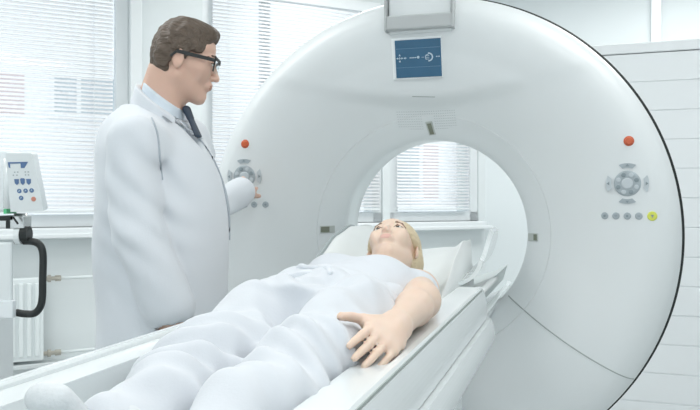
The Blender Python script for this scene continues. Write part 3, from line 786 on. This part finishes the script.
# arms
sh = {1: pt(.140, 1.868, .968), -1: pt(-.140, 1.868, .962)}
el = {1: pt(.202, 1.585, .985), -1: pt(-.196, 1.66, .945)}
wr = {1: pt(.216, 1.268, .976), -1: pt(-.200, 1.47, .945)}
for s_ in (1, -1):
    S.ell(sh[s_]+V3(-s_*.012, .008, .006), (.055, .060, .048), k=.03)
    S.cone(sh[s_], el[s_], .044, .036, .03); S.cone(el[s_], el[s_]+(wr[s_]-el[s_])*.3, .036, .035, .03); S.cone(el[s_]+(wr[s_]-el[s_])*.3, wr[s_], .035, .023, .02)
hand(S, wr[1], (-.05, -.98, -.10), (.66, -.1, .72), thumb=1, curl=(.16, .20, .24, .28), sc_=.93, spread=.02, tang=.80, k=.003)
hand(S, wr[-1], (.02, -1, .04), (-.5, 0, .85), thumb=-1, curl=(.25,)*4, sc_=.94, spread=.04, tang=.4)
# legs and feet
hip = {1: pt(.085, 1.46, .95), -1: pt(-.080, 1.46, .95)}
kn = {1: pt(.105, 1.07, .925), -1: pt(-.070, 1.07, .914)}
an = {1: pt(.105, .68, .892), -1: pt(-.050, .822, .890)}
for s_ in (1, -1):
    S.cone(hip[s_], kn[s_], .064, .042, .03); S.cone(kn[s_], an[s_], .042, .030, .03)
    hl = an[s_]+V3(0, -.025, -.012); S.cone(an[s_], hl, .033, .030, .02)
    tp_ = hl+V3(s_*.014, -.065, .092); S.econe(hl, tp_, (.030, .026), (.026, .012), (1, 0, .0), .02)
lo = pt(-.33, .48, .84); hi = pt(.33, 2.33, 1.2)
body = solid_obj('body', S, lo, hi, .0040, [M['skin_w'], M['lips_w']], pat, HP.lips)
PB = S
HP.eyes(pat, M['brow_w'])
# nails of the visible hand are too fine to part: hair
S = Solid(); e = lambda c, r, kk=.012, op='u': S.ell(HP.w(*c), np.array(r)*HP.s, HP.R, kk, op)
e((-.014, 0, .034), (.098, .086, .097), .02); e((-.055, 0, -.01), (.064, .080, .066), .03); e((-.06, .03, -.0), (.05, .045, .045), .03); e((-.085, .0, -.02), (.035, .04, .035), .02)
# leave the face free
def facecut(P):
    q = HP.loc(P); return -(q[:, 0]-(.030+.55*(q[:, 2]-.03)*(q[:, 2] > .03)*0 + .0))   # placeholder plane
S.cut(lambda P: (lambda q: (np.sqrt(((q[:, 0]-.105)/.075)**2+(q[:, 1]/.066)**2+((q[:, 2]+.024)/.082)**2)-1)*.07)(HP.loc(P))*HP.s, .008)
S.cut(lambda P: (lambda q: np.maximum(np.maximum(-(q[:, 0]+.012), q[:, 2]-.012), -q[:, 2]-.2))(HP.loc(P))*HP.s, .015)
S.disp(lambda P: (lambda q: .0016*np.sin(190*np.arctan2(q[:, 1], q[:, 2]+.02)*.35+8*q[:, 0]*10*.2))(HP.loc(P)))
c = HP.c; solid_obj('hair', S, c-.17, c+.17, .0034, M['hair_w'], pat)
# top
S = Solid()
S.loft(1, [(y-1.42, cx, cz_-ZM, w_, d_) for y, cx, cz_, w_, d_ in ((1.50, 0, .952, .172, .098), (1.60, 0, .952, .158, .100), (1.70, 0, .954, .150, .100), (1.80, 0, .954, .158, .100), (1.87, 0, .955, .150, .082), (1.92, 0, .956, .110, .062), (1.955, 0, .960, .085, .045))], k=.02, n=2.2)
for s_ in (1, -1):
    S.cone(sh[s_]+V3(-s_*.02, .0, .004), sh[s_]+(el[s_]-sh[s_])*.10+V3(-s_*.008, 0, .002), .056, .052, .03)
    S.ell(pt(s_*.065, 1.78, 1.000), (.055, .065, .055), k=.04)
S.disp(folds(.0045, [(9, 26, 4, 0, 1.2, 11, 1), (-30, 18, 0, 2, 1.4, 9, .6), (14, -40, 6, 1, 1.1, 17, .4)]))
nk = HP.w(-.02, 0, -.06)
solid_obj('top', S, pt(-.3, 1.42, .83), pt(.3, 2.05, 1.15), .0048, M['cotton2'], pat)
# trousers
S = Solid()
S.loft(1, [(y-1.42, cx, cz_-ZM, w_, d_) for y, cx, cz_, w_, d_ in ((1.36, 0, .946, .150, .085), (1.44, 0, .948, .172, .094), (1.52, 0, .951, .174, .097), (1.585, 0, .951, .164, .096))], k=.02, n=2.3)
for s_ in (1, -1):
    S.econe(hip[s_]+V3(s_*.004, 0, -.002), kn[s_], (.094, .092), (.074, .066), (1, 0, 0), .022)
    S.econe(kn[s_], an[s_]+V3(0, .03, .006), (.074, .066), (.056, .046), (1, 0, 0), .02)
S.disp(folds(.0062, [(10, 34, 10, 0, 1.6, 12, 1), (-38, 22, 6, 1.3, 1.5, 10, .8), (46, 46, -10, 2.2, 1.3, 19, .45)]))
def kneefold(P):
    r = 0
    for s_ in (1, -1):
        c = kn[s_]; w = np.exp(-((P[:, 1]-c[1])/.16)**2)*np.exp(-((P[:, 0]-c[0])/.12)**2)
        r = r + w*.0085*np.sin(95*(P[:, 1]-c[1])+55*(P[:, 0]-c[0])*s_+1.5*np.sin(20*P[:, 0]+24*P[:, 2]))
        c = hip[s_]; w = np.exp(-((P[:, 1]-c[1]+.04)/.07)**2)*np.exp(-((P[:, 0]-c[0]*.5)/.09)**2)
        r = r + w*.005*np.sin(75*(P[:, 1]-c[1])-80*abs(1)*(P[:, 0])*s_)
    return r
S.disp(kneefold)
TRS = S
solid_obj('trousers', S, pt(-.3, .58, .82), pt(.3, 1.63, 1.12), .0052, M['cotton'], pat)
S = Solid()      # tied waistband and hem fold
for a, b in ((pt(-.150, 1.60, 1.01), pt(-.06, 1.555, 1.052)), (pt(-.06, 1.555, 1.052), pt(.02, 1.50, 1.055)), (pt(.02, 1.50, 1.055), pt(.035, 1.47, 1.048))): S.cone(a, b, .006, .007, .01)
solid_obj('waist_fold', S, pt(-.2, 1.4, .98), pt(.1, 1.65, 1.1), .003, M['cotton2'], pat)
for s_ in (1, -1):
    S = Solid(); hl = an[s_]+V3(0, -.025, -.012); tp_ = hl+V3(s_*.014, -.065, .092)
    S.cone(an[s_]+V3(0, .03, .004), hl, .040, .037, .02); S.econe(hl, tp_, (.037, .033), (.033, .020), (1, 0, 0), .02)
    S.disp(folds(.0012, [(40, 60, 50, 0, 1, 30, 1)]))
    m_ = (hl+tp_)/2; solid_obj('sock', S, m_-.12, m_+.12, .004, M['sock'], pat)

# ================================================================= THE DOCTOR
DX, DY, DR = -.54, 2.15, math.radians(-12)
doc = empty('person', (DX, DY, 0), DR)
tag(doc, 'brown-haired man in glasses and white lab coat standing beside the table, pressing the scanner controls', 'person')
cD, sD = math.cos(DR), math.sin(DR)
def lw(X, Y, Z): dx, dy = X-DX, Y-DY; return V3(cD*dx+sD*dy, -sD*dx+cD*dy, Z)
def lp(px, py, Y): return lw((px-350)/750*Y, Y, 1.2+(200-py)/750*Y)
def ldir(v): return V3(cD*v[0]+sD*v[1], -sD*v[0]+cD*v[1], v[2])
HD = Head(lp(183, 61, 2.15), ldir(V3(.955, .17, -.22)), ldir(V3(.22, 0, .97)), .985, male=True)
S = Solid()
S.loft(2, [(z, cx, cy, w_, d_) for z, cx, cy, w_, d_ in ((.85, 0, 0, .12, .16), (1.0, 0, 0, .115, .155), (1.15, .0, 0, .125, .155), (1.30, -.02, 0, .125, .165), (1.40, -.035, 0, .08, .12), (1.45, -.035, 0, .055, .07))], k=.04)
HD.build(S, .92)
nb = lp(160, 112, 2.15)
S.econe(nb+V3(0, 0, -.05), HD.w(-.028, 0, -.045), (.060, .060), (.055, .055), (0, 1, 0), .02)
S.cone(HD.w(-.045, 0, -.05), nb+V3(-.02, 0, .02), .045, .05, .02)
dsh = {-1: lp(135, 140, 1.965), 1: lw(-.60+.0, 2.335, 1.38)}
dsh[1] = lw(-.505, 2.335, 1.385)
de = {-1: lp(139, 232, 1.935), 1: lw(-.455, 2.45, 1.16)}
dw = {-1: lp(169, 308, 1.95), 1: lp(243, 190, 2.65)}
for s_ in (-1, 1):
    S.cone(dsh[s_], de[s_], .052, .044, .03); S.cone(de[s_], dw[s_], .043, .029, .02); S.ell(dsh[s_]+V3(.0, -s_*.02, 0), (.06, .06, .055), k=.04)
hand(S, dw[-1], ldir(V3(.25, .12, -.95)), ldir(V3(-.2, -.95, -.2)), thumb=1, curl=(.45, .5, .55, .55), spread=.04, tang=.5)
tgt = lp(255, 181, 2.815)
hand(S, dw[1], tgt-dw[1]+V3(0,0,.01), ldir(V3(.75, -.25, .6)), thumb=1, curl=(.12, .55, .65, .7), spread=.03, tang=.5, sc_=.98)
for s_ in (-1, 1):
    S.cone((0, s_*.095, .88), (.0, s_*.10, .48), .085, .058, .03); S.cone((0, s_*.10, .48), (-.01, s_*.10, .09), .055, .042, .03)
    S.econe((-.02, s_*.10, .055), (.15, s_*.11, .045), (.035, .035), (.04, .025), (0, 1, 0), .03)
solid_obj('body', S, (-.33, -.36, 0), (.42, .80, 1.78), .0042, [M['skin_m'], M['lips_m']], doc, HD.lips)
HD.eyes(doc, M['brow_m'])
# hair: short, swept forward
S = Solid(); e = lambda c, r, kk=.012, op='u': S.ell(HD.w(*c), np.array(r)*HD.s, HD.R, kk, op)
e((-.004, 0, .036), (.089, .082, .092), .02); e((-.036, 0, -.005), (.052, .072, .070), .03); e((.046, 0, .096), (.038, .055, .020), .02); e((.068, -.012, .086), (.018, .035, .014), .012)
S.cut(lambda P: (lambda q: (np.sqrt(((q[:, 0]-.105)/.082)**2+(q[:, 1]/.11)**2+((q[:, 2]+.025)/.098)**2)-1)*.08)(HD.loc(P))*HD.s, .006)
S.cut(lambda P: (lambda q: np.maximum(-(q[:, 0]+.030-.5*(q[:, 2]+.02)*(q[:, 2] > -.02)), q[:, 2]-.022))(HD.loc(P))*HD.s, .008)
S.cut(lambda P: (lambda q: q[:, 2]+.072)(HD.loc(P))*HD.s, .008)
S.ell(HD.w(.008, -.074, .018), (.008, .006, .022), HD.R, .006); S.ell(HD.w(.008, .074, .018), (.008, .006, .022), HD.R, .006)
def strands(P):
    q = HD.loc(P); a = np.arctan2(q[:, 2]-.0, q[:, 0]+.01)
    return .0013*np.sin(26*q[:, 1]*7+3*np.sin(3*a)+5*a)+.0012*np.sin(170*q[:, 2]+80*q[:, 0]+2*np.sin(60*q[:, 1]))
S.disp(strands)
c = HD.c; solid_obj('hair', S, c-.16, c+.18, .0032, M['hair_m'], doc)
# glasses
gs = empty('glasses', (0,0,0)); gs.parent = doc
bm = NB()
def hw(x, y, z): return Vector(HD.w(x, y, z))
def bar(bm, a, b, hgt, th):
    a, b = Vector(a), Vector(b); d = (b-a).normalized(); up = Vector(HD.R[:, 2]); s = d.cross(up).normalized(); up = s.cross(d)
    vs = [bm.verts.new(p+s*th*i+up*hgt*j) for p in (a, b) for i, j in ((-1,-1),(1,-1),(1,1),(-1,1))]
    for f in ((0,1,2,3),(7,6,5,4),(0,4,5,1),(1,5,6,2),(2,6,7,3),(3,7,4,0)): bm.faces.new([vs[i] for i in f])
for y in (-1, 1): bar(bm, hw(-.016, y*.083, .013), hw(.090, y*.072, .015), .0050, .0016); bar(bm, hw(-.016, y*.083, .012), hw(-.030, y*.081, -.005), .003, .0015)
for y in (-1, 1):
    q4 = [hw(.104, y*.010, .021), hw(.092, y*.070, .022), hw(.092, y*.064, -.016), hw(.104, y*.014, -.016)]
    bar(bm, q4[0], q4[1], .0036, .0022); bar(bm, q4[1], q4[2], .0015, .0022)
bar(bm, hw(.1045, -.011, .016), hw(.1045, .011, .016), .002, .002)
gf = obj('glasses_frame', bm, M['black'], doc)
for y in (-1, 1):
    bm = NB(); vs = [bm.verts.new(p) for p in (hw(.104, y*.012, .018), hw(.092, y*.068, .019), hw(.092, y*.062, -.015), hw(.098, y*.040, -.020), hw(.104, y*.015, -.015))]; bm.faces.new(vs)
    ln = obj('lens', bm, M['glass'], gf); sm = ln.modifiers.new('t', 'SOLIDIFY'); sm.thickness = .001
bpy.data.objects.remove(gs)
S = Solid(); S.loft(2, [(.84, 0, 0, .13, .17), (.95, 0, 0, .13, .17), (1.04, 0, 0, .125, .165)], k=.02)
for s_ in (-1, 1): S.cone((0, s_*.095, .86), (.0, s_*.10, .48), .098, .075, .03); S.cone((0, s_*.10, .48), (-.01, s_*.10, .13), .075, .065, .03)
solid_obj('trousers', S, (-.22, -.28, .04), (.22, .28, 1.2), .009, M['pants'], doc)
for s_ in (-1, 1):
    S = Solid(); S.econe((-.03, s_*.10, .052), (.17, s_*.112, .042), (.044, .046), (.048, .032), (0, 1, 0), .03); S.cone((-.02, s_*.10, .06), (-.02, s_*.10, .11), .048, .046, .02)
    S.cut(lambda P: P[:, 2]-.003, .003); solid_obj('shoe', S, (-.12, s_*.11-.1, -.02), (.26, s_*.11+.1, .2), .006, M['shoe'], doc)
# shirt, tie
S = Solid()
S.loft(2, [(z, cx, cy, w_, d_) for z, cx, cy, w_, d_ in ((1.25, .0, 0, .10, .14), (1.32, -.01, 0, .105, .14), (1.40, -.03, 0, .092, .12), (1.455, -.035, 0, .080, .085))], k=.02)
PN = nrm(V3(.62, 0, .78)); P0 = lp(150, 83, 2.15)*V3(1, 0, 1)
S.econe(nb+V3(-.01, 0, -.05), HD.w(-.030, 0, -.045), (.071, .069), (.063, .062), (0, 1, 0), .02)
S.cut(lambda P: -((P-P0)@PN), .004)
solid_obj('shirt', S, (-.25, -.25, 1.1), (.25, .25, 1.62), .004, M['shirt'], doc)
S = Solid(); S.econe(nb+V3(-.012, 0, -.06), HD.w(-.032, 0, -.045), (.092, .092), (.080, .078), (0, 1, 0), .02)
S.cut(lambda P: -((P-P0)@PN+.022), .005)
S.cut(lambda P: (lambda q, ax: np.sqrt(np.maximum((q*q).sum(1)-(q@ax)**2, 0))-.066)(P-nb, nrm(HD.w(-.03, 0, -.045)-nb)), .003)
S.cut(lambda P: np.maximum(np.abs(P[:, 1])-.045-.5*np.maximum(0, (P[:,2]-1.46)), nb[0]+.03-P[:, 0]), .006)
solid_obj('coat_collar', S, (-.25, -.25, 1.3), (.25, .25, 1.62), .0036, M['coat2'], doc)
# coat
S = Solid()
S.loft(2, [(z, cx, cy, w_, d_) for z, cx, cy, w_, d_ in ((.52, .01, 0, .195, .225), (.70, .008, 0, .185, .215), (.86, .006, 0, .180, .205), (.97, .004, 0, .180, .198), (1.085, .006, 0, .184, .195), (1.20, .006, 0, .180, .195), (1.28, -.004, 0, .167, .190), (1.36, -.020, 0, .142, .175), (1.42, -.036, 0, .108, .135), (1.462, -.046, 0, .055, .085))], k=.02, n=2.15)
for s_ in (-1, 1):
    S.ell(dsh[s_]+V3(0, -s_*.03, .006), (.072, .070, .058), k=.05)
    r0, r1, r2 = (.071, .066, .063) if s_ == -1 else (.070, .056, .046)
    S.cone(nb+V3(-.045, s_*.03, -.050), dsh[s_]+V3(0, -s_*.03, .0), (.068), .064, .03)
    S.cone(dsh[s_], de[s_], r0, r1, .007); S.cone(de[s_], de[s_]+(dw[s_]-de[s_])*(.97 if s_ == -1 else .93), r1, r2, .015)
S.cut(lambda P: (lambda q: (np.sqrt((q[:, 0]/.066)**2+(q[:, 1]/.072)**2)-1)*.066)(((P-(nb+V3(.006, 0, .0)))@rotm(V3(.9, 0, -.3), (.3, 0, .9)))) + np.maximum(0, (1.40-P[:, 2]))*1.2, .006)
def veeopen(P):   # the open neck of the coat
    z = P[:, 2]; hw_ = np.clip((z-1.345)/.12, -1, 1)*.055
    return np.maximum(np.abs(P[:, 1]+.0)-hw_, .03-P[:, 0]+.0*z)
S.cut(veeopen, .006)
def cuff(P):
    r = np.full(len(P), 1.)
    for s_, rr in ((-1, .055), (1, .039)):
        ax = nrm(dw[s_]-de[s_]); c0 = de[s_]+(dw[s_]-de[s_])*(.93 if s_ == -1 else .90)
        q = P-c0; h = q@ax; rad = np.sqrt(np.maximum((q*q).sum(1)-h*h, 0)); r = np.minimum(r, np.maximum(rad-rr, -h))
    return r
S.cut(cuff, .003)
S.disp(folds(.0045, [(16, 8, 5, 0, 1.2, 5, 1), (-9, 20, 11, 1.1, 1.4, 6, .8), (26, -12, 16, 2, 1.2, 9, .35)]))
def armfold(P):
    r = 0
    for s_ in (-1, 1):
        c = de[s_]; q = P-c; r = r + .005*np.exp(-(q**2).sum(1)/.12**2)*np.sin(80*q[:, 2]+60*q[:, 0]+1.6*np.sin(25*q[:, 1]))
        c = dsh[s_]+V3(.05, 0, -.09); q = P-c; r = r + .009*np.exp(-(q**2).sum(1)/.09**2)*np.sin(50*q[:, 2]+70*q[:, 0])
    return r
S.disp(armfold)
COAT = S
coat_o = solid_obj('lab_coat', S, (-.36, -.36, .48), (.42, .62, 1.58), .0056, M['coat'], doc)
# pieces lying on the coat: dropped on to its surface along the sight line
cam_l = lw(0, 0, 1.2)
def ray_hit(F, px, py, lift=.0):
    d = nrm(ldir(V3((px-350)/750, 1, (200-py)/750))); t = 1.5; o = cam_l; best = None
    def gr(p):
        e = 1e-3; v = float(F(p[None])[0]); g_ = np.array([float(F((p+V3(*(e*(i == j) for i in range(3))))[None])[0])-v for j in range(3)]); return v, g_/e
    while t < 2.20:
        p = o+d*t; v = float(F(p[None])[0])
        if best is None or v < best[0]: best = (v, p)
        if v < .0005: break
        t += min(max(v*.7, .0008), .04)
    p = best[1]
    for _ in range(6):      # pull on to the cloth
        v, g_ = gr(p); p = p-g_*v/max(g_@g_, .05)
    v, g_ = gr(p); g_ = nrm(g_+1e-9)
    return p+g_*lift, g_
def strip(name, A_, B_, m, lift=.004, n=14, mm=4, F=None):
    A_ = smooth_path([(a, b, 0) for a, b in A_], 5); B_ = smooth_path([(a, b, 0) for a, b in B_], 5)
    smp = lambda L, t: L[min(int(t*(len(L)-1)), len(L)-2)].lerp(L[min(int(t*(len(L)-1)), len(L)-2)+1], t*(len(L)-1)-min(int(t*(len(L)-1)), len(L)-2))
    bm = NB(); g_ = []
    for i in range(n+1):
        a = smp(A_, i/n); b = smp(B_, i/n); row = []
        for j in range(mm+1):
            q = a.lerp(b, j/mm); h_, gn = ray_hit(F or COAT, q.x, q.y, lift); row.append(bm.verts.new(h_))
        g_.append(row)
    for r0, r1 in zip(g_, g_[1:]):
        for j in range(mm): bm.faces.new((r0[j], r0[j+1], r1[j+1], r1[j]))
    o = obj(name, bm, m, doc, smooth=True); s_ = o.modifiers.new('t', 'SOLIDIFY'); s_.thickness = .004; s_.offset = 0; return o

strip('lapel', [(141,95),(153,101),(170,108),(176,112),(188,124),(200,141)], [(163,94),(176,104),(184,111),(187,116),(193,126),(201,140)], M['coat2'], lift=.010, n=30, mm=5)
strip('coat_edge_shade', [(199,137),(211,155),(218,168),(224,190),(228,214),(229.5,240)], [(201,136),(213.5,154),(220.5,167),(226.2,190),(229.5,214),(230.3,240)], M['seam_shade'], lift=.002, n=18, mm=1)  # dark strip: shade in the gap between the coat fronts, as colour
S = Solid(); k0 = lp(189, 110, 2.15); k1 = lp(198, 136, 2.125)
k0[1] = k1[1] = 0
S.econe(k0, k0+(k1-k0)*.30, (.018, .011), (.013, .010), (0, 1, 0), .004); S.econe(k0+(k1-k0)*.34, k1, (.013, .008), (.024, .006), (0, 1, 0), .003)
solid_obj('tie', S, k1-V3(.1,.1,.1), k0+V3(.1,.1,.1), .003, M['tie'], doc)

strip('lapel_edge_shade', [(153,101),(170,108.5),(176,112.5),(188,124.5),(200,141.5)], [(153,101.8),(169.6,109.4),(175.4,113.3),(187.2,125.3),(199.2,142)], M['seam_shade'], lift=.013, n=24, mm=1)  # shadow under the lapel edge drawn as a darker strip
strip('lapel_notch_shade', [(170,108),(174,104.5)], [(170.7,108.6),(174.7,105.1)], M['seam_shade'], lift=.014, n=4, mm=1)  # the same painted edge shadow at the notch
strip('sleeve_seam', [(151,118),(157,135),(159.5,160),(162,180)], [(151.7,118),(157.7,135),(160.2,160),(162.6,180)], M['seam_shade'], lift=.0015, n=16, mm=1)
# ================================================================= LIGHT AND CAMERA
w = bpy.data.worlds.new('sky'); sc.world = w; w.use_nodes = True; bg = w.node_tree.nodes['Background']
bg.inputs['Color'].default_value = (.93,.965,1.0,1); bg.inputs['Strength'].default_value = 1.05
def lamp(name, loc, sx, sy, p, col=(1,1,1)):
    d = bpy.data.lights.new(name, 'AREA'); d.shape = 'RECTANGLE'; d.size = sx; d.size_y = sy; d.energy = p; d.color = col
    o = bpy.data.objects.new(name, d); C.objects.link(o); o.location = loc; return o
for i, (x, y) in enumerate(((-1.6,.6),(.7,.2),(-1.4,2.6),(1.5,2.0),(2.3,4.8),(-2.6,3.0),(.2,4.7))):
    f = tag(empty('ceiling_fill', (x, y, CEIL)), 'unseen white ceiling panel added as fill light', 'ceiling light', 'added fill light panels')  # panels added out of view to give the room soft fill light
    bm = NB(); box(bm, -.62, .62, -.32, .32, -.02, 0, bev=.004); obj('fill_housing', bm, M['frame'], f)
    lo = lamp('fill_light', (0,0,-.024), 1.2, .6, [11,15,11,13,21,14,18][i], (1.0,.99,.97)); lo.parent = f
cam = bpy.data.cameras.new('camera'); co = bpy.data.objects.new('camera', cam); C.objects.link(co); sc.camera = co
co.location = (0,0,1.2); co.rotation_euler = (PI/2,0,0); cam.sensor_width = 36; cam.lens = 36*750/700
cam.shift_y = -5/700; cam.clip_start = .05
vs = sc.view_settings; vs.view_transform = 'Standard'; vs.look = 'None'; vs.gamma = 1; vs.use_curve_mapping = False; vs.exposure = .69
sc.cycles.use_denoising = True; sc.cycles.max_bounces = 10; sc.cycles.diffuse_bounces = 6; sc.cycles.sample_clamp_indirect = 8
